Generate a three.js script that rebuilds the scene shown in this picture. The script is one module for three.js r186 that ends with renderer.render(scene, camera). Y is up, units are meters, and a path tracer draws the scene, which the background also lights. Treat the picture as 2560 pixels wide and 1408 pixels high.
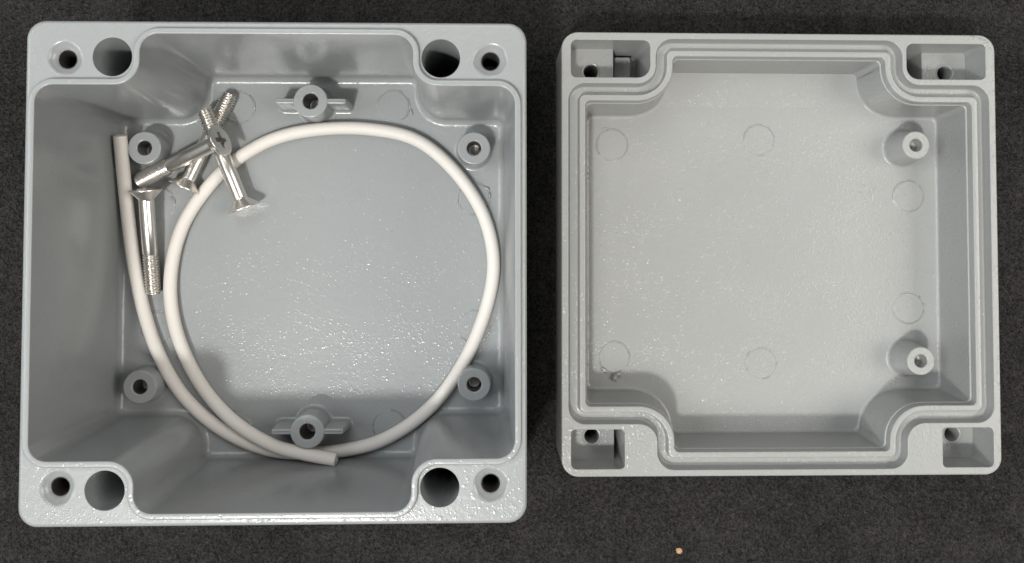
import * as THREE from 'three';
import { mergeVertices } from 'three/addons/utils/BufferGeometryUtils.js';
import { RectAreaLightUniformsLib } from 'three/addons/lights/RectAreaLightUniformsLib.js';

// ---------------------------------------------------------------- camera, light, exposure
const scene = new THREE.Scene();
scene.background = new THREE.Color(0x000000);
const MM = 0.001;

const camera = new THREE.PerspectiveCamera(2 * Math.atan(704 / 2464) * 180 / Math.PI, 2560 / 1408, 0.01, 20);
{
  const right = new THREE.Vector3(0.99955, 0.029918, 0), back = new THREE.Vector3(-0.029895, 0.99879, 0.039048).normalize();
  const up = new THREE.Vector3().crossVectors(back, right).normalize();
  right.crossVectors(up, back).normalize();
  camera.quaternion.setFromRotationMatrix(new THREE.Matrix4().makeBasis(right, up, back));
  camera.position.set(-4.58 * MM, 290.6 * MM, -2.77 * MM);
  camera.setViewOffset(2560, 1408, -17.4, 193.6, 2560, 1408);
  camera.updateMatrixWorld(true);
}
scene.add(camera);

const renderer = new THREE.WebGLRenderer({ antialias: true });
renderer.toneMapping = THREE.LinearToneMapping;
renderer.toneMappingExposure = 1.05;
renderer.shadowMap.enabled = true;

RectAreaLightUniformsLib.init();
const glow = (c, k) => new THREE.MeshStandardMaterial({ color: 0x222222, emissive: c, emissiveIntensity: k, roughness: 1 });
// a lamp of the room: a shallow housing with a glowing diffuser on its underside, and the light just in front of it
function ceilingLamp(name, label, category, pos, aim, w, h, color, intensity, seen) {
  const g = new THREE.Group(); g.name = name; g.userData = { label, category };
  g.position.set(...pos); g.lookAt(new THREE.Vector3(...aim));               // the lamp shines along its own +z
  const hm = new THREE.MeshStandardMaterial({ color: 0xb8b8b4, roughness: 0.6 });
  const housing = new THREE.Mesh(new THREE.BoxGeometry(w + 0.03, h + 0.03, 0.05), hm); housing.name = 'housing'; housing.position.z = -0.03; g.add(housing);
  const diff = new THREE.Mesh(new THREE.BoxGeometry(w, h, 0.008), glow(color, seen)); diff.name = 'diffuser'; diff.position.z = 0; g.add(diff);
  const l = new THREE.RectAreaLight(color, intensity, w, h); l.position.z = 0.008; l.rotation.y = Math.PI; l.castShadow = true; g.add(l);
  scene.add(g); return g;
}
ceilingLamp('ceiling_spotlight', 'small square ceiling spotlight above and behind the viewer', 'lamp',
  [-0.36, 1.75, 0.73], [0, 0, 0], 0.125, 0.125, new THREE.Color(1.0, 0.985, 0.945), 415, 8);
ceilingLamp('ceiling_panel', 'large cool white ceiling light panel beyond the far edge of the mat', 'lamp',
  [-0.3, 1.9, -1.1], [0, 0, 0], 1.2, 1.2, new THREE.Color(0.98, 0.98, 0.97), 2.1, 1);
ceilingLamp('ceiling_panel_001', 'large ceiling light panel high over the side where the open box stands', 'lamp',
  [-1.7, 1.7, 0.0], [0, 0, 0], 1.2, 1.2, new THREE.Color(0.93, 0.97, 1.0), 3.8, 1.5);
ceilingLamp('ceiling_panel_002', 'large warm ceiling light panel high over the side where the lid lies', 'lamp',
  [1.6, 1.7, 0.05], [0, 0, 0], 1.2, 1.2, new THREE.Color(1.0, 0.945, 0.87), 4.1, 1.5);
ceilingLamp('ceiling_panel_003', 'wide warm ceiling light panel high behind the viewer', 'lamp',
  [-0.45, 1.9, 1.0], [0, 0, 0], 1.2, 0.6, new THREE.Color(1.0, 0.955, 0.88), 5.2, 1.5);

// ---------------------------------------------------------------- helpers
function rng(seed) { let a = seed >>> 0; return () => { a = (a + 0x6D2B79F5) | 0; let t = Math.imul(a ^ (a >>> 15), 1 | a); t = (t + Math.imul(t ^ (t >>> 7), 61 | t)) ^ t; return ((t ^ (t >>> 14)) >>> 0) / 4294967296; }; }
// periodic value noise on an N x N field, `cells` lattice cells across, added with weight w
function addNoise(f, N, cells, w, seed) {
  const r = rng(seed), g = new Float32Array(cells * cells); for (let i = 0; i < g.length; i++) g[i] = r() * 2 - 1;
  const i0 = new Int32Array(N), i1 = new Int32Array(N), t = new Float32Array(N);
  for (let i = 0; i < N; i++) { const u = i / N * cells, k = Math.floor(u), q = u - k; i0[i] = k % cells; i1[i] = (k + 1) % cells; t[i] = q * q * (3 - 2 * q); }
  for (let y = 0; y < N; y++) { const a = i0[y] * cells, b = i1[y] * cells, ty = t[y];
    for (let x = 0; x < N; x++) { const p = g[a + i0[x]] * (1 - t[x]) + g[a + i1[x]] * t[x], q = g[b + i0[x]] * (1 - t[x]) + g[b + i1[x]] * t[x]; f[y * N + x] += w * (p * (1 - ty) + q * ty); } }
}
// round droplets of a given size in pixels
function addDrops(f, N, count, rMin, rMax, hgt, seed) {
  const r = rng(seed);
  for (let k = 0; k < count; k++) {
    const cx = r() * N, cy = r() * N; if (r() > 0.55 + 0.3 * Math.sin(cx / N * 18.85 + 2 * Math.sin(cy / N * 12.57)) + 0.25 * Math.sin(cy / N * 25.13 + 1.3)) continue; const s = rMin + (rMax - rMin) * r() * r(), h = hgt * (0.45 + 0.55 * r()) * s / rMax, R = Math.ceil(s * 3), e = 0.75 + 0.5 * r();
    for (let dy = -R; dy <= R; dy++) for (let dx = -R; dx <= R; dx++) {
      const d = (dx * dx * e + dy * dy / e) / (s * s); if (d > 8) continue;
      const x = (Math.floor(cx) + dx + N) % N, y = (Math.floor(cy) + dy + N) % N;
      f[y * N + x] += h * Math.exp(-d * 0.5);
    }
  }
}
function heightTex(f, N, size) {            // returns [texture, metres from black to white]
  let lo = 1e9, hi = -1e9; for (const v of f) { if (v < lo) lo = v; if (v > hi) hi = v; }
  const d = new Float32Array(N * N * 4);
  for (let i = 0; i < N * N; i++) { const v = (f[i] - lo) / (hi - lo); d[i * 4] = d[i * 4 + 1] = d[i * 4 + 2] = v; d[i * 4 + 3] = 1; }
  const t = new THREE.DataTexture(d, N, N, THREE.RGBAFormat, THREE.FloatType);
  t.wrapS = t.wrapT = THREE.RepeatWrapping; t.magFilter = t.minFilter = THREE.LinearFilter; t.repeat.set(1 / size, 1 / size); t.needsUpdate = true;
  return [t, hi - lo];
}
function colorTex(N, size, fn) {            // fn(i) -> linear rgb
  const d = new Uint8Array(N * N * 4), c = new THREE.Color();
  for (let i = 0; i < N * N; i++) { const [r, g, b] = fn(i); c.setRGB(r, g, b).convertLinearToSRGB(); d[i * 4] = Math.max(0, Math.min(255, c.r * 255)); d[i * 4 + 1] = Math.max(0, Math.min(255, c.g * 255)); d[i * 4 + 2] = Math.max(0, Math.min(255, c.b * 255)); d[i * 4 + 3] = 255; }
  const t = new THREE.DataTexture(d, N, N, THREE.RGBAFormat, THREE.UnsignedByteType);
  t.colorSpace = THREE.SRGBColorSpace; t.wrapS = t.wrapT = THREE.RepeatWrapping; t.magFilter = t.minFilter = THREE.LinearFilter; t.repeat.set(1 / size, 1 / size); t.needsUpdate = true;
  return t;
}

// ---- contours: closed loops of { x, z, nx, nz } in mm, n pointing outwards
function roundedPoly(verts, radii, o = 0, seg = 10) {
  const n = verts.length; let area = 0;
  for (let i = 0; i < n; i++) { const a = verts[i], b = verts[(i + 1) % n]; area += a[0] * b[1] - b[0] * a[1]; }
  const sg = area > 0 ? 1 : -1, dir = [], out = [];
  for (let i = 0; i < n; i++) { const a = verts[i], b = verts[(i + 1) % n], l = Math.hypot(b[0] - a[0], b[1] - a[1]); dir.push([(b[0] - a[0]) / l, (b[1] - a[1]) / l]); }
  const nor = dir.map(([x, y]) => [y * sg, -x * sg]);                       // outward normal of each edge
  for (let i = 0; i < n; i++) {
    const p = (i + n - 1) % n, n0 = nor[p], n1 = nor[i], d0 = dir[p], d1 = dir[i];
    const cr = (d0[0] * d1[1] - d0[1] * d1[0]) * sg, convex = cr > 0, dt = n0[0] * n1[0] + n0[1] * n1[1];
    const k = 1 / (1 + dt), vx = verts[i][0] + (n0[0] + n1[0]) * o * k, vz = verts[i][1] + (n0[1] + n1[1]) * o * k;
    const r = Math.max(convex ? Math.min(radii[i], 1.5) : 0.12, convex ? radii[i] + o : radii[i] - o), s = convex ? -1 : 1;
    const cx = vx + s * (n0[0] + n1[0]) * r * k, cz = vz + s * (n0[1] + n1[1]) * r * k;
    const a0 = Math.atan2(n0[1], n0[0]); let a1 = Math.atan2(n1[1], n1[0]); while (a1 - a0 > Math.PI) a1 -= 2 * Math.PI; while (a1 - a0 < -Math.PI) a1 += 2 * Math.PI;
    for (let j = 0; j <= seg; j++) { const a = a0 + (a1 - a0) * j / seg, c = Math.cos(a), q = Math.sin(a); out.push({ x: cx - s * c * r, z: cz - s * q * r, nx: c, nz: q }); }
  }
  return out;
}
const circle = (cx, cz, r, o = 0, seg = 48) => Array.from({ length: seg }, (_, i) => { const a = i / seg * 2 * Math.PI, c = Math.cos(a), s = Math.sin(a); return { x: cx + c * (r + o), z: cz + s * (r + o), nx: c, nz: s }; });
// profile helper: an arc from (o0,y0) tangent-wise to (o1,y1) as quarter ellipse; vertical=true leaves the first point vertically
function arc(o0, y0, o1, y1, vertical, n = 6) {
  const p = []; for (let i = 0; i <= n; i++) { const t = i / n * Math.PI / 2, s = Math.sin(t), c = 1 - Math.cos(t); p.push(vertical ? [o0 + (o1 - o0) * c, y0 + (y1 - y0) * s] : [o0 + (o1 - o0) * s, y0 + (y1 - y0) * c]); }
  return p;
}

// ---- a surface collector (mm in, metres out) with box-projected uv in metres
class Surf {
  constructor() { this.p = []; this.n = []; }
  tri(a, b, c, na, nb, nc) {
    const ux = b[0] - a[0], uy = b[1] - a[1], uz = b[2] - a[2], vx = c[0] - a[0], vy = c[1] - a[1], vz = c[2] - a[2];
    const gx = uy * vz - uz * vy, gy = uz * vx - ux * vz, gz = ux * vy - uy * vx;
    if (gx * gx + gy * gy + gz * gz < 1e-14) return;
    if (gx * (na[0] + nb[0] + nc[0]) + gy * (na[1] + nb[1] + nc[1]) + gz * (na[2] + nb[2] + nc[2]) < 0) { [b, c] = [c, b]; [nb, nc] = [nc, nb]; }
    this.p.push(...a, ...b, ...c); this.n.push(...na, ...nb, ...nc);
  }
  // loft a contour family along a profile of [offset, y]; side = +1: the solid lies inside the contour when the profile rises
  skin(contour, profile, side = 1) {
    const P = profile.filter((q, i) => !i || Math.hypot(q[0] - profile[i - 1][0], q[1] - profile[i - 1][1]) > 1e-6), m = P.length;
    const tan = []; for (let i = 0; i + 1 < m; i++) { const l = Math.hypot(P[i + 1][0] - P[i][0], P[i + 1][1] - P[i][1]); tan.push([(P[i + 1][0] - P[i][0]) / l, (P[i + 1][1] - P[i][1]) / l]); }
    const rows = P.map(([o, y], i) => {
      const a = tan[Math.max(0, i - 1)], b = tan[Math.min(m - 2, i)]; let tx = a[0] + b[0], ty = a[1] + b[1]; const l = Math.hypot(tx, ty) || 1; tx /= l; ty /= l;
      return contour(o).map((q) => ({ p: [q.x, y, q.z], n: [q.nx * ty * side, -tx * side, q.nz * ty * side] }));
    });
    for (let i = 0; i + 1 < m; i++) { const A = rows[i], B = rows[i + 1], k = A.length;
      for (let j = 0; j < k; j++) { const q = (j + 1) % k; this.tri(A[j].p, A[q].p, B[j].p, A[j].n, A[q].n, B[j].n); this.tri(A[q].p, B[q].p, B[j].p, A[q].n, B[q].n, B[j].n); } }
    return this;
  }
  cap(outer, holes, y, up = 1) {
    const V = (c) => c.map((q) => new THREE.Vector2(q.x, q.z)), clean = (c) => c.filter((q, i) => { const b = c[(i + 1) % c.length]; return Math.hypot(q.x - b.x, q.y - b.y) > 1e-5; });
    let o = clean(V(outer)), h = holes.map((c) => clean(V(c)));
    if (THREE.ShapeUtils.isClockWise(o)) o = o.reverse(); h = h.map((c) => (THREE.ShapeUtils.isClockWise(c) ? c : c.reverse()));
    const all = [...o, ...h.flat()], nn = [0, up, 0];
    for (const [a, b, c] of THREE.ShapeUtils.triangulateShape(o, h)) { const f = (q) => [all[q].x, y, all[q].y]; this.tri(f(a), f(b), f(c), nn, nn, nn); }
    return this;
  }
  geometry(uvShift = 0) {
    const n = this.p.length / 3, pos = new Float32Array(n * 3), uv = new Float32Array(n * 2);
    for (let i = 0; i < n * 3; i++) pos[i] = this.p[i] * MM;
    for (let t = 0; t < n; t += 3) {
      let ax = 0, ay = 0, az = 0; for (let k = 0; k < 3; k++) { ax += this.n[(t + k) * 3]; ay += this.n[(t + k) * 3 + 1]; az += this.n[(t + k) * 3 + 2]; }
      ax = Math.abs(ax); ay = Math.abs(ay); az = Math.abs(az);
      for (let k = 0; k < 3; k++) { const i = t + k, x = pos[i * 3], y = pos[i * 3 + 1], z = pos[i * 3 + 2];
        const [u, v] = ay >= ax && ay >= az ? [x, z] : ax > az ? [z, y] : [x, y]; uv[i * 2] = u + uvShift; uv[i * 2 + 1] = v + uvShift * 0.7; }
    }
    const g = new THREE.BufferGeometry();
    g.setAttribute('position', new THREE.BufferAttribute(pos, 3)); g.setAttribute('normal', new THREE.BufferAttribute(new Float32Array(this.n), 3)); g.setAttribute('uv', new THREE.BufferAttribute(uv, 2));
    return g;
  }
}
function mesh(name, geo, mat, parent) { const m = new THREE.Mesh(geo, mat); m.name = name; m.castShadow = m.receiveShadow = true; parent.add(m); return m; }
function thing(name, label, category, pos, turn = 0, group) {
  const g = new THREE.Group(); g.name = name; g.userData = { label, category }; if (group) g.userData.group = group;
  g.position.set(pos[0] * MM, pos[1] * MM, pos[2] * MM); g.rotation.y = turn; scene.add(g); return g;
}

// ---------------------------------------------------------------- materials
const NP = 2048;
function paint(size, peel, fine, drops, dropH, base, rough, seed) {
  const f = new Float32Array(NP * NP), px = size * 1000 / NP;              // mm per pixel
  addNoise(f, NP, Math.round(size * 1000 / 1.5), peel, seed); addNoise(f, NP, Math.round(size * 1000 / 0.8), peel * 0.7, seed + 1); addNoise(f, NP, Math.round(size * 1000 / 0.42), fine, seed + 2);
  addDrops(f, NP, drops, 0.10 / px, 0.24 / px, dropH, seed + 3); addDrops(f, NP, drops * 2, 0.09 / px, 0.16 / px, dropH * 0.45, seed + 4);
  const [bump, span] = heightTex(f, NP, size);
  const NC = 1024, c = new Float32Array(NC * NC), sp = new Float32Array(NC * NC);
  addNoise(c, NC, 9, 0.5, seed + 5); addNoise(c, NC, 40, 0.3, seed + 6); addNoise(c, NC, 200, 0.3, seed + 7);
  addDrops(sp, NC, 70, 0.9, 2.0, 1, seed + 8);
  const map = colorTex(NC, size * 1.37, (i) => { const k = 1 + 0.022 * c[i] - 0.35 * Math.min(1, sp[i]); return [base[0] * k, base[1] * k, base[2] * k]; });
  return new THREE.MeshPhysicalMaterial({ color: 0xffffff, map, roughness: rough, metalness: 0, bumpMap: bump, bumpScale: span * MM, ior: 1.5 });
}
const basePaint = paint(0.08, 0.0062, 0.0036, 3900, 0.072, [0.289, 0.304, 0.308], 0.24, 11);
const lidPaint = paint(0.08, 0.0062, 0.0092, 6800, 0.100, [0.315, 0.322, 0.316], 0.27, 61);
const bareMetal = new THREE.MeshStandardMaterial({ color: new THREE.Color(0.34, 0.33, 0.32), metalness: 1, roughness: 0.45 });
const silicone = new THREE.MeshPhysicalMaterial({ color: new THREE.Color(0.68, 0.648, 0.61), roughness: 0.58, ior: 1.42, sheen: 0.2, sheenRoughness: 0.6 });
const steel = new THREE.MeshPhysicalMaterial({ color: new THREE.Color(0.79, 0.765, 0.73), metalness: 1, roughness: 0.28 });
{ const f = new Float32Array(512 * 512); addNoise(f, 512, 24, 1, 5); addNoise(f, 512, 120, 0.4, 6); const [t, s] = heightTex(f, 512, 0.02); steel.bumpMap = t; steel.bumpScale = s * 0.004 * MM; }

// ---------------------------------------------------------------- the mat
{
  const N = 2048, size = 0.16, f = new Float32Array(N * N), c = new Float32Array(N * N), sp = new Float32Array(N * N);
  addNoise(f, N, 170, 0.5, 101); addNoise(f, N, 300, 0.8, 102); addNoise(f, N, 610, 0.6, 103); addNoise(f, N, 31, 0.4, 104);
  addNoise(c, N, 210, 0.3, 111); addNoise(c, N, 430, 0.85, 112); addNoise(c, N, 7, 0.3, 113); addNoise(c, N, 37, 0.15, 115); addDrops(sp, N, 1500, 1.6, 4.2, 1, 114);
  const [bump, span] = heightTex(f, N, size);
  const map = colorTex(N, size, (i) => { const k = Math.max(0.2, 1 + 0.95 * c[i] + 0.55 * f[i]) + 2.6 * Math.min(1.2, sp[i]); return [0.0148 * k, 0.0136 * k, 0.0133 * k]; });
  const m = new THREE.MeshPhysicalMaterial({ map, roughness: 0.72, bumpMap: bump, bumpScale: span * 0.3 * MM, specularIntensity: 0.6 });
  const W = 0.9, D = 0.7, g = new THREE.BoxGeometry(W, 0.006, D), p = g.attributes.position, uv = g.attributes.uv;
  for (let i = 0; i < p.count; i++) uv.setXY(i, p.getX(i), p.getZ(i));
  const mat = mesh('table_mat', g, m, scene); mat.position.y = -0.003; mat.userData = { kind: 'structure', label: 'dark grainy foam mat covering the table' };
}

// ---------------------------------------------------------------- the open box
let boxGroup, lidGroup;
const cross = (A, B, a, b, rc, rv) => {            // a plus-shaped outline: arms to +-A and +-B, corner notches at +-a, +-b
  const v = [], r = []; const q = [[1, 1], [-1, 1], [-1, -1], [1, -1]];
  q.forEach(([sx, sz], i) => { const pts = [[A * sx, b * sz], [a * sx, b * sz], [a * sx, B * sz]], rr = [rc, rv, rc]; if (i % 2) { pts.reverse(); } v.push(...pts); r.push(...rr); });
  return (o) => roundedPoly(v, r, o, 10);
};
const rectC = (x0, x1, z0, z1, rr, seg = 8) => (o) => roundedPoly([[x1, z1], [x0, z1], [x0, z0], [x1, z0]], Array.isArray(rr) ? rr : [rr, rr, rr, rr], o, seg);

function ejectorMark(parent, mat, x, y, z, r, seed) {   // the low round mark an ejector pin leaves, with a torn rim
  const R = rng(seed), N = 56, rim = [], lump = [];
  let h = 0.2; for (let i = 0; i < N; i++) { h += (R() - 0.5) * 0.2; h = Math.max(-0.02, Math.min(0.3, h)); if (R() < 0.05) h = 0.42; if (R() < 0.05) h = -0.02; rim.push(h); lump.push((R() - 0.5) * 0.12); }
  const s = new Surf(), pt = (i, rr, yy) => { const k = i % N, a = k / N * 2 * Math.PI; return [Math.cos(a) * rr, yy, Math.sin(a) * rr]; };
  const rows = [[0.001, () => 0.2], [r - 0.42, () => 0.2], [r - 0.2, () => 0.05], [r - 0.09, (k) => rim[k]], [r + 0.06, (k) => rim[k]], [r + 0.2, () => -0.02]];
  const grid = rows.map(([rr, f], m) => Array.from({ length: N }, (_, i) => pt(i, m > 1 ? rr + lump[i] : rr, f(i))));
  const nrm = (a, b, c) => { const u = new THREE.Vector3().subVectors(new THREE.Vector3(...b), new THREE.Vector3(...a)), v = new THREE.Vector3().subVectors(new THREE.Vector3(...c), new THREE.Vector3(...a)); u.cross(v).normalize(); if (u.y < 0) u.negate(); return u.toArray(); };
  for (let m = 0; m + 1 < grid.length; m++) for (let i = 0; i < N; i++) { const j = (i + 1) % N, A = grid[m], B = grid[m + 1];
    const n1 = m < 1 ? [0, 1, 0] : nrm(A[i], A[j], B[i]), n2 = m < 1 ? [0, 1, 0] : nrm(A[j], B[j], B[i]); s.tri(A[i], A[j], B[i], n1, n1, n1); s.tri(A[j], B[j], B[i], n2, n2, n2); }
  const me = mesh('ejector_mark', s.geometry(x * MM), mat, parent); me.position.set(x * MM, y * MM, z * MM); return me;
}
function standoff(parent, mat, x, z, y0, y1, rTop, rBase, rHole, holeDepth, wings = 0, tapped = false) {
  const s = new Surf(), C = (o) => circle(0, 0, 0, o, 48), e = 0.35;
  s.skin(C, [...arc(rBase + 1.0, y0 - 0.02, rBase, y0 + 1.1, false), ...arc(rTop, y1 - e, rTop - e, y1, true, 4)], 1);
  s.cap(circle(0, 0, rTop - e), [circle(0, 0, rHole + 0.35)], y1);
  const bore = tapped ? new Surf() : s;
  s.skin(C, arc(rHole + 0.35, y1, rHole, y1 - 0.5, false, 4), 1);
  bore.skin(C, [[rHole, y1 - 0.5], [rHole - 0.05, y1 - holeDepth + 0.6], ...arc(rHole - 0.05, y1 - holeDepth + 0.6, rHole - 0.7, y1 - holeDepth, true, 4)], 1);
  bore.cap(circle(0, 0, rHole - 0.7), [], y1 - holeDepth);
  const m = mesh('standoff', s.geometry(x * MM * 1.3), mat, parent); m.position.set(x * MM, 0, z * MM);
  if (tapped) mesh('tapped_bore', bore.geometry(), bareMetal, m);
  if (wings) for (const d of [-1, 1]) {
    const w = new Surf(), x0 = d * (rTop - 0.4), x1 = d * wings, K = (o) => roundedPoly([[Math.max(x0, x1), 0.75], [Math.min(x0, x1), 0.75], [Math.min(x0, x1), -0.75], [Math.max(x0, x1), -0.75]], [0.5, 0.5, 0.5, 0.5], o, 4);
    w.skin(K, [...arc(1.5, y0 - 0.02, 0.55, y0 + 0.9, false, 5), ...arc(0, y1 - 0.4, -0.3, y1 - 0.1, true, 4)], 1); w.cap(K(-0.3), [], y1 - 0.1);
    mesh('rib', w.geometry(d * 0.01), mat, m);
  }
  return m;
}

{
  const H = 53, box = thing('cast_enclosure', 'deep grey cast enclosure body, open, holding screws and a white cord', 'enclosure', [-55.57, 0, 4.05], 0.0007);
  boxGroup = box;
  const outer = rectC(-60, 60, -60.2, 60.2, 4.6, 10), C = cross(57.05, 56.7, 32.5, 44.4, 4.3, 6.0);
  const s = new Surf();
  const big = [[-39.45, -51.4], [39.2, -51.4], [-39.7, 51.6], [39.2, 51.5]], small = [[-50.7, -51.0], [51.2, -51.0], [-50.7, 51.0], [51.3, 51.0]];
  s.cap(outer(-1.2), big.map(([x, z]) => circle(x, z, 2.6)), 0, -1);
  s.skin(outer, [...arc(-1.2, 0, 0, 1.2, false), [0, 30], ...arc(0, H - 1.0, -1.0, H, true)], 1);
  s.cap(outer(-1.0), [C(1.8), ...big.map(([x, z]) => circle(x, z, 4.8)), ...small.map(([x, z]) => circle(x, z, 4.3))], H);
  // the raised lip, the cavity wall, the floor
  s.skin(C, [...arc(1.8, H, 1.55, H + 0.3, false, 4), ...arc(1.55, H + 1.1, 1.15, H + 1.5, true, 5), ...arc(0.4, H + 1.5, 0, H + 1.1, false, 5), [-0.9, 30], ...arc(-1.9, 5.2, -3.9, 3, true, 9)], -1);
  s.cap(C(-3.9), [], 3);
  for (const [x, z] of big) {
    s.skin((o) => circle(x, z, 4.65, o), [...arc(0.15, H, 0, H - 0.2, false, 3), [0, 4]], 1);
    s.cap(circle(x, z, 4.65), [circle(x, z, 2.6)], 4); s.skin((o) => circle(x, z, 2.6, o), [[0, 4], [0, 0]], 1);
  }
  small.forEach(([x, z], i) => {
    const wob = (o) => circle(x, z, 0, o).map((q, k) => { const a = k / 48 * 6.2832, f = Math.max(0, Math.min(1, (o - 2.3) / 0.7)) * (o > 4.2 ? 0 : 1), d = f * (0.16 * Math.sin(2 * a + i * 2) + 0.12 * Math.sin(3 * a + i * 5) + 0.07 * Math.sin(7 * a + i)); return { ...q, x: q.x + q.nx * d, z: q.z + q.nz * d }; });
    const pr = [[4.3, H], [4.05, H - 0.05], [3.7, H - 0.25], [3.4, H - 0.6], [3.0, H - 0.95], [2.6, H - 1.25], [2.3, H - 1.7]];
    s.skin(wob, pr, 1);
    const tp = [[2.3, H - 1.7]], q = new Surf(); for (let k = 0; k < 22; k++) tp.push([2.0, H - 2.0 - k * 0.8], [2.3, H - 2.4 - k * 0.8]);
    q.skin((o) => circle(x, z, 0, o), tp, 1); q.cap(circle(x, z, 2.3), [], H - 19.2); mesh('tapped_bore', q.geometry(), bareMetal, box);
  });
  mesh('shell', s.geometry(), basePaint, box);
  for (const [x, z] of [[-46.15, -33.5], [46.6, -33.6], [-46.5, 33.4], [46.7, 33.2]]) standoff(box, basePaint, x, z, 3, 11, 4.65, 5.0, 2.0, 7.4, 0, true);
  standoff(box, basePaint, 0.8, -46.5, 3, 14, 4.75, 5.0, 2.15, 10, 9.9, true); standoff(box, basePaint, 0.6, 45.5, 3, 14, 4.7, 4.95, 2.15, 10, 9.9, true);
  [[-21.9, -46.2], [22.9, -46.6], [46.5, -19.6], [46.5, 17.6], [22.2, 46.2], [-21.9, 46.2], [-44.5, 17.6], [-44.5, -18]].forEach(([x, z], i) => ejectorMark(box, basePaint, x, 3, z, 4.75, 300 + i));
}

// ---------------------------------------------------------------- the lid, lying on its back
{
  const H = 24.2, lid = thing('upturned_lid', 'shallow grey cast enclosure lid lying upside down, empty, with gasket groove', 'lid', [74.92, 0, 0], -0.0014);
  lidGroup = lid;
  const outer = rectC(-60, 60, -60.2, 60.2, 4.6, 10), G = cross(58.1, 58.4, 34.1, 46.1, 4.6, 5.0);
  const s = new Surf(), F = 6;
  const holes = [[-50.8, -51.2], [51.1, -51.4], [-50.7, 51.5], [51.6, 51.4]];
  const pockets = [rectC(-57.4, -35.7, -58, -47.8, [3.4, 1.5, 1.5, 1.8]), rectC(35.3, 57.3, -57.6, -47.8, [1.5, 3.4, 1.8, 1.2]), rectC(-57.4, -43.0, 47.6, 58.1, [1.2, 1.4, 1.2, 1.2]), rectC(43.8, 57.8, 47.5, 58.1, [1.4, 1.0, 1.0, 1.4])];
  s.cap(outer(-1.5), holes.map(([x, z]) => circle(x, z, 2)), 0, -1);
  s.skin(outer, [...arc(-1.5, 0, 0, 1.5, false), [0, 12], ...arc(0, H - 0.45, -0.45, H, true)], 1);
  s.cap(outer(-0.45), [G(0.22), ...pockets.map((p) => p(0.22))], H);
  s.skin(G, [...arc(0.22, H, 0, H - 0.25, false, 4), ...arc(-0.45, H - 2.9, -0.95, H - 3.4, true, 5), ...arc(-2.5, H - 3.4, -2.85, H - 3.0, false, 4), ...arc(-3.0, H - 0.75, -3.3, H - 0.4, true, 4), ...arc(-4.35, H - 0.4, -4.65, H - 0.7, false, 4),
    ...arc(-4.85, H - 2.6, -5.0, H - 2.9, true, 3), ...arc(-5.1, H - 2.95, -5.25, H - 3.4, false, 3), ...arc(-6.4, F + 1.0, -7.4, F, true, 6)], -1);
  s.cap(G(-7.4), [], F);
  pockets.forEach((p, i) => { s.skin(p, [...arc(0.22, H, 0, H - 0.25, false, 4), ...arc(-0.55, 3.6, -1.1, 3, true, 4)], 1); s.cap(p(-1.1), [circle(...holes[i], 2.05)], 3); });
  mesh('shell', s.geometry(0.013), lidPaint, lid);
  holes.forEach(([x, z], i) => {                                            // the ledge each lid screw bears on
    const q = new Surf(), sx = Math.sign(x), x0 = Math.min(sx * 44.4, sx * 57.9), x1 = Math.max(sx * 44.4, sx * 57.9), zz = z < 0 ? [-58.2, -47.2] : [47.1, 58.6], K = rectC(x0, x1, zz[0], zz[1], 0.4, 4);
    q.skin(K, [[0, 2.6], ...arc(0, 12.7, -0.3, 13, true, 4)], 1); q.cap(K(-0.3), [circle(x, z, 2.7)], 13);
    q.skin((o) => circle(x, z, 0, o), [[2.7, 13], [2.66, 12.82], [2.15, 12.8]], 1); q.skin((o) => circle(x, z, 0, o), [[2.15, 12.8], [2.0, 12.5], [2.0, 0.02]], 1);
    mesh('screw_seat', q.geometry(0.02 * i), lidPaint, lid);
  });
  { const q = new Surf(), K = rectC(-43.6, -38.6, -56.6, -50.2, 0.6, 4); q.skin(K, [[0.3, 2.8], ...arc(0, 6.6, -0.4, 7.0, true, 4)], 1); q.cap(K(-0.4), [], 7.0); mesh('casting_pad', q.geometry(), lidPaint, lid); }
  { // the floor of one arm rises gently towards the wall
    const q = new Surf(), a = [[-33, F - 0.01, -42.2], [33, F - 0.01, -42.2], [33, F + 1.6, -54.6], [-33, F + 1.6, -54.6]], nn = [0, 12.4 / 12.504, 1.61 / 12.504];
    q.tri(a[0], a[1], a[2], nn, nn, nn); q.tri(a[0], a[2], a[3], nn, nn, nn); const b = a.map((p) => [p[0], F - 1, p[2]]), dn = [0, -1, 0], bk = [0, 0, -1];
    q.tri(b[0], b[1], b[2], dn, dn, dn); q.tri(b[0], b[2], b[3], dn, dn, dn); q.tri(a[2], a[3], b[2], bk, bk, bk); q.tri(a[3], b[3], b[2], bk, bk, bk);
    mesh('sloped_floor_panel', q.geometry(), lidPaint, lid); }
  standoff(lid, lidPaint, 41.2, -30.4, F, 16, 3.95, 5.1, 1.75, 4.5); standoff(lid, lidPaint, 41.7, 30.4, F, 16, 3.95, 5.1, 1.75, 4.5);
  [[-43.9, -31.1], [-0.9, -32.7], [43.0, -16.4], [42.6, 16.2], [-43.5, 30.3], [-0.8, 32.1]].forEach(([x, z], i) => ejectorMark(lid, lidPaint, x, F, z, 4.6, 400 + i));
}

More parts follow.
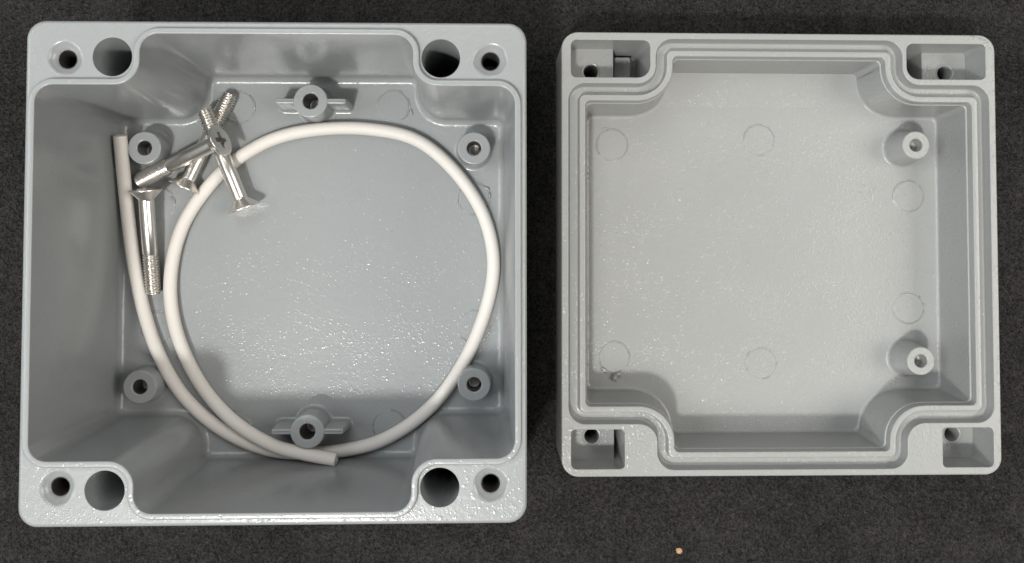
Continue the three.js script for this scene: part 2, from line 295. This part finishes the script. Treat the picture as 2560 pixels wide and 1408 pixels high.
// ---------------------------------------------------------------- burrs and flakes left by casting
function burr(parent, mat, x, y, z, sx, sy, sz, turn, tilt, seed) {
  const g0 = new THREE.IcosahedronGeometry(MM, 2); g0.deleteAttribute('normal'); g0.deleteAttribute('uv'); const g = mergeVertices(g0, 1e-6), p = g.attributes.position, R = rng(seed), key = new Map();
  for (let i = 0; i < p.count; i++) { const k = [p.getX(i), p.getY(i), p.getZ(i)].map((v) => v.toFixed(6)).join(); if (!key.has(k)) key.set(k, 0.85 + 0.3 * R()); const f = key.get(k); p.setXYZ(i, p.getX(i) * f * sx, p.getY(i) * f * sy, p.getZ(i) * f * sz); }
  g.setAttribute('uv', new THREE.BufferAttribute(new Float32Array(p.count * 2).map((_, i) => (i % 2 ? p.getZ(i >> 1) : p.getX(i >> 1)) + seed * 0.003), 2)); g.computeVertexNormals(); const m = mesh('casting_burr', g, mat, parent); m.position.set(x * MM, y * MM, z * MM); m.rotation.set(tilt, turn, 0); return m;
}
{
  const L = lidGroup;
  burr(L, lidPaint, -42.9, 6.8, 35.6, 1.6, 0.22, 0.8, 0.75, 0.7, 1); burr(L, lidPaint, -43.4, 6.5, 36.2, 0.8, 0.6, 0.8, 0.2, 0, 2); burr(L, lidPaint, -46.4, 6.3, 33.9, 1.1, 0.5, 0.5, -0.7, 0, 3); burr(L, lidPaint, -47.3, 6.15, 32.2, 0.3, 0.25, 0.6, 0.2, 0, 4);
  burr(L, lidPaint, 0.1, 6.12, -33.2, 2.4, 0.16, 0.3, 0.8, 0, 5);
  [[29.5, -19.5], [31.5, -17.2], [30.4, -15.2], [33.2, -18.6], [28.8, -17.0]].forEach(([x, z], i) => burr(L, lidPaint, x, 6.0, z, 0.7, 0.16, 0.35, i * 1.3, 0, 10 + i));
  [[55.8, -58.9], [57.6, -57.6], [58.6, -56.0], [57.0, -58.4], [53.6, -59.3]].forEach(([x, z], i) => burr(L, lidPaint, x, 24.05, z, 0.8, 0.35, 0.55, i, 0.2, 20 + i));
  burr(L, lidPaint, -59.75, 23.3, -20.5, 0.28, 0.5, 1.3, 0, 0, 30); burr(L, lidPaint, 20, 23.75, -59.9, 1.3, 0.3, 0.25, 0, 0, 31); burr(L, lidPaint, -46, 6.1, -35.9, 1.4, 0.14, 0.25, 0.25, 0, 32);
  const B = boxGroup;
  burr(B, basePaint, 28.1, 3.25, -45.0, 0.3, 0.35, 1.0, 0.2, 0, 40); burr(B, basePaint, 50.2, 3.3, -22.6, 0.9, 0.35, 0.5, -0.6, 0, 41); burr(B, basePaint, 51.0, 3.3, -20.6, 0.35, 0.4, 0.9, 0.1, 0, 42); burr(B, basePaint, -40.3, 3.3, -19.2, 0.3, 0.4, 1.2, 0.5, 0, 43);
}

// ---------------------------------------------------------------- the white sealing cord
const BX = -55.57, BZ = 4.05;
{
  const pts = [[-52.6, 12, -36.8], [-52.6, 9.5, -28.0], [-52.1, 7.2, -16.7], [-50.4, 5.6, -0.8], [-47.6, 5, 12.9], [-43.2, 5, 25.2], [-36.0, 5, 37.0], [-25.3, 5.2, 46.3], [-13.2, 6.5, 51.4], [-1.9, 7.6, 52.7], [8.3, 6.4, 52.4], [20.5, 5.1, 49.6], [34.3, 5, 40.2], [44.8, 5, 25.2], [51.0, 5, 8.6], [52.1, 5, -2.9], [48.8, 5, -15.7], [40.1, 5, -28.4], [29.7, 5, -36.6], [17.0, 5, -39.6], [2.0, 5, -39.6], [-10.6, 5, -37.0], [-20.9, 5, -31.5], [-29.9, 5, -22.8], [-37.2, 5, -11.1], [-40.3, 5, 3.8], [-38.5, 5, 18.1], [-31.5, 5.4, 33.0], [-21.2, 7.8, 43.6], [-9.4, 10.4, 49.9], [-0.8, 11.8, 51.9], [8.5, 13.0, 53.4]];
  const curve = new THREE.CatmullRomCurve3(pts.map((p) => new THREE.Vector3(p[0] * MM, p[1] * MM, p[2] * MM)), false, 'centripetal');
  const cord = thing('sealing_cord', 'off-white silicone sealing cord looped once inside the open grey box', 'cord', [BX, 0, BZ]);
  const r = 1.9 * MM, g = new THREE.TubeGeometry(curve, 420, r, 28, false);
  mesh('cord_body', g, silicone, cord);
  for (const [t, sg] of [[0, -1], [1, 1]]) {                                // cut ends, slightly domed and slanted
    const p = curve.getPointAt(t), d = curve.getTangentAt(t).multiplyScalar(sg), R = rng(9 + t), N = 28, pos = [], idx = [];
    const fr = g.parameters && curve.computeFrenetFrames(420, false), k = t ? 420 : 0, nn = fr.normals[k], bb = fr.binormals[k];
    pos.push(...p.clone().addScaledVector(d, 0.00035).toArray());
    for (let m = 1; m <= 3; m++) for (let i = 0; i < N; i++) { const v = i / N * 2 * Math.PI, rr = r * m / 3, q = p.clone().addScaledVector(nn, -Math.cos(v) * rr).addScaledVector(bb, Math.sin(v) * rr).addScaledVector(d, m === 3 ? 0 : 0.00028 + 0.0001 * (R() - 0.5)); pos.push(...q.toArray()); }
    for (let i = 0; i < N; i++) { const j = (i + 1) % N; idx.push(0, 1 + i, 1 + j); for (let m = 0; m < 2; m++) { const a = 1 + m * N + i, b = 1 + m * N + j; idx.push(a, a + N, b, b, a + N, b + N); } }
    const e = new THREE.BufferGeometry(); e.setAttribute('position', new THREE.Float32BufferAttribute(pos, 3)); e.setIndex(idx); e.computeVertexNormals(); mesh('cut_end', e, silicone, cord);
  }
}

// ---------------------------------------------------------------- four countersunk machine screws
function makeScrew() {                                                      // along -y from the head face at y = 0, mm
  const g = new THREE.Group(); g.name = 'countersunk_screw';
  const R = 4.5, L = 30, T = 18.2, rS = 2.12;
  const hd = new Surf(), X = (k) => (o) => {                                // cross recess outline
    const w = 0.56 * k, l = 2.4 * k, i = 1.0 * k, v = [[l, w], [i + w * 0.4, w * 1.05], [i, i], [w * 1.05, i + w * 0.4], [w, l], [-w, l], [-w * 1.05, i + w * 0.4], [-i, i], [-i - w * 0.4, w * 1.05], [-l, w], [-l, -w], [-i - w * 0.4, -w * 1.05], [-i, -i], [-w * 1.05, -i - w * 0.4], [-w, -l], [w, -l], [w * 1.05, -i - w * 0.4], [i, -i], [i + w * 0.4, -w * 1.05], [l, -w]];
    return roundedPoly(v, v.map((q) => 0.12 * k), o, 2);
  };
  hd.cap(circle(0, 0, R - 0.16), [X(1)(0.05)], 0);
  const rows = [X(1)(0.05), X(0.97)(0), X(0.86)(0), X(0.45)(0)], ys = [0, -0.1, -1.9, -2.6];
  for (let m = 0; m < 3; m++) for (let j = 0; j < rows[0].length; j++) { const q = (j + 1) % rows[0].length, P = (c, k, y) => [c[k].x, y, c[k].z], nA = [-rows[m][j].nx * 0.99, 0.12, -rows[m][j].nz * 0.99], nB = [-rows[m][q].nx * 0.99, 0.12, -rows[m][q].nz * 0.99];
    hd.tri(P(rows[m], j, ys[m]), P(rows[m], q, ys[m]), P(rows[m + 1], j, ys[m + 1]), nA, nB, nA); hd.tri(P(rows[m], q, ys[m]), P(rows[m + 1], q, ys[m + 1]), P(rows[m + 1], j, ys[m + 1]), nB, nB, nA); }
  hd.cap(rows[3], [], -2.6);
  const K = (o) => circle(0, 0, 0, o, 64);
  hd.skin(K, [...arc(R - 0.16, 0, R, -0.14, false, 4), ...arc(R, -0.3, R - 0.12, -0.5, true, 3)], -1);
  hd.skin(K, [[R - 0.12, -0.5], [rS + 0.16, -2.75], [rS + 0.03, -2.95], [rS, -3.3]], -1);
  const sh = new Surf(); sh.skin(K, [[rS, -3.3], [rS, -10], [rS, -T - 0.2], [rS - 0.25, -T - 0.6]], -1);
  const th = new Surf(), pitch = 0.8, NA = 30, NS = 150, at = (i, j) => {
    const a = i / NA * 2 * Math.PI, y = T + 0.3 + (L - T - 0.3) * j / NS; let ph = (y / pitch - i / NA) % 1; if (ph < 0) ph += 1;
    const tri = 1 - Math.abs(ph * 2 - 1), end = Math.min(1, Math.max(0, (L - y) / 0.9)), start = Math.min(1, (y - T - 0.3) / 0.8), r = (1.74 + 0.6 * Math.pow(tri, 0.8) * start) * (0.86 + 0.14 * end);
    return [Math.cos(a) * r, -y, Math.sin(a) * r];
  };
  const V = (i, j) => new THREE.Vector3(...at(i, j)), nor = (i, j) => { const e = 0.5, u = V(i + e, j).sub(V(i - e, j)), v = V(i, j + e).sub(V(i, j - e)); u.cross(v).normalize(); const p = V(i, j); if (u.x * p.x + u.z * p.z < 0) u.negate(); return u.toArray(); };
  for (let j = 0; j < NS; j++) for (let i = 0; i < NA; i++) { const a = at(i, j), b = at(i + 1, j), c = at(i, j + 1), d = at(i + 1, j + 1), na = nor(i, j), nb = nor(i + 1, j), nc = nor(i, j + 1), nd = nor(i + 1, j + 1); th.tri(a, b, c, na, nb, nc); th.tri(b, d, c, nb, nd, nc); }
  th.cap(circle(0, 0, 1.62, 0, 30), [], -L, -1);
  mesh('head', hd.geometry(), steel, g); mesh('shank', sh.geometry(), steel, g); mesh('thread', th.geometry(), steel, g);
  return g;
}
{
  const proto = makeScrew(), up = new THREE.Vector3(0, 1, 0);
  [[[-46.1, 9.8, -21.9], [-45.0, 5.3, 7.8], 0.4, 'steel countersunk screw lying apart along the straight end of the white cord'],
    [[-23.5, 15.7, -35.3], [-49.9, 5.4, -24.2], 0.35, 'steel countersunk screw resting on the others, cross recess of its head showing'],
    [[-36.2, 7.4, -22.3], [-24.1, 5.3, -49.1], 0.1, 'steel countersunk screw flat on the box floor under two other screws'],
    [[-18.9, 7.6, -16.5], [-29.5, 11.0, -44.1], 0.7, 'steel countersunk screw lying across the white cord, its head past the cord']].forEach(([h, t, spin, label], i) => {
    const s = i ? proto.clone() : proto; s.name = i ? 'countersunk_screw_00' + i : 'countersunk_screw';
    const a = new THREE.Vector3(...h), b = new THREE.Vector3(...t), d = a.clone().sub(b).normalize();
    s.position.set((BX + a.x) * MM, a.y * MM, (BZ + a.z) * MM);
    s.quaternion.setFromUnitVectors(up, d).multiply(new THREE.Quaternion().setFromAxisAngle(up, spin));
    s.userData = { label, category: 'screw', group: 'loose screws in the box' }; scene.add(s);
  });
}

// ---------------------------------------------------------------- crumbs on the mat
function crumb(name, label, x, z, r, color, seed) {
  const g = new THREE.IcosahedronGeometry(r * MM, 2), p = g.attributes.position, R = rng(seed), key = new Map();
  for (let i = 0; i < p.count; i++) { const k = [p.getX(i), p.getY(i), p.getZ(i)].map((v) => v.toFixed(6)).join(); if (!key.has(k)) key.set(k, 0.82 + 0.3 * R()); const f = key.get(k); p.setXYZ(i, p.getX(i) * f * 1.1, p.getY(i) * f * 0.75, p.getZ(i) * f); }
  g.computeVertexNormals();
  const m = mesh(name, g, new THREE.MeshStandardMaterial({ color: new THREE.Color(...color), roughness: 0.8 }), scene); m.position.set(x * MM, r * 0.6 * MM, z * MM); m.userData = { label, category: 'crumb' };
}
crumb('crumb', 'tiny tan crumb on the dark mat beyond the lid edge', 50.9, 87.2, 0.85, [0.44, 0.28, 0.14], 3);

scene.traverse((o) => { if (o.isMesh) { o.castShadow = true; o.receiveShadow = true; } });
renderer.setSize(1024, 563);
renderer.render(scene, camera);
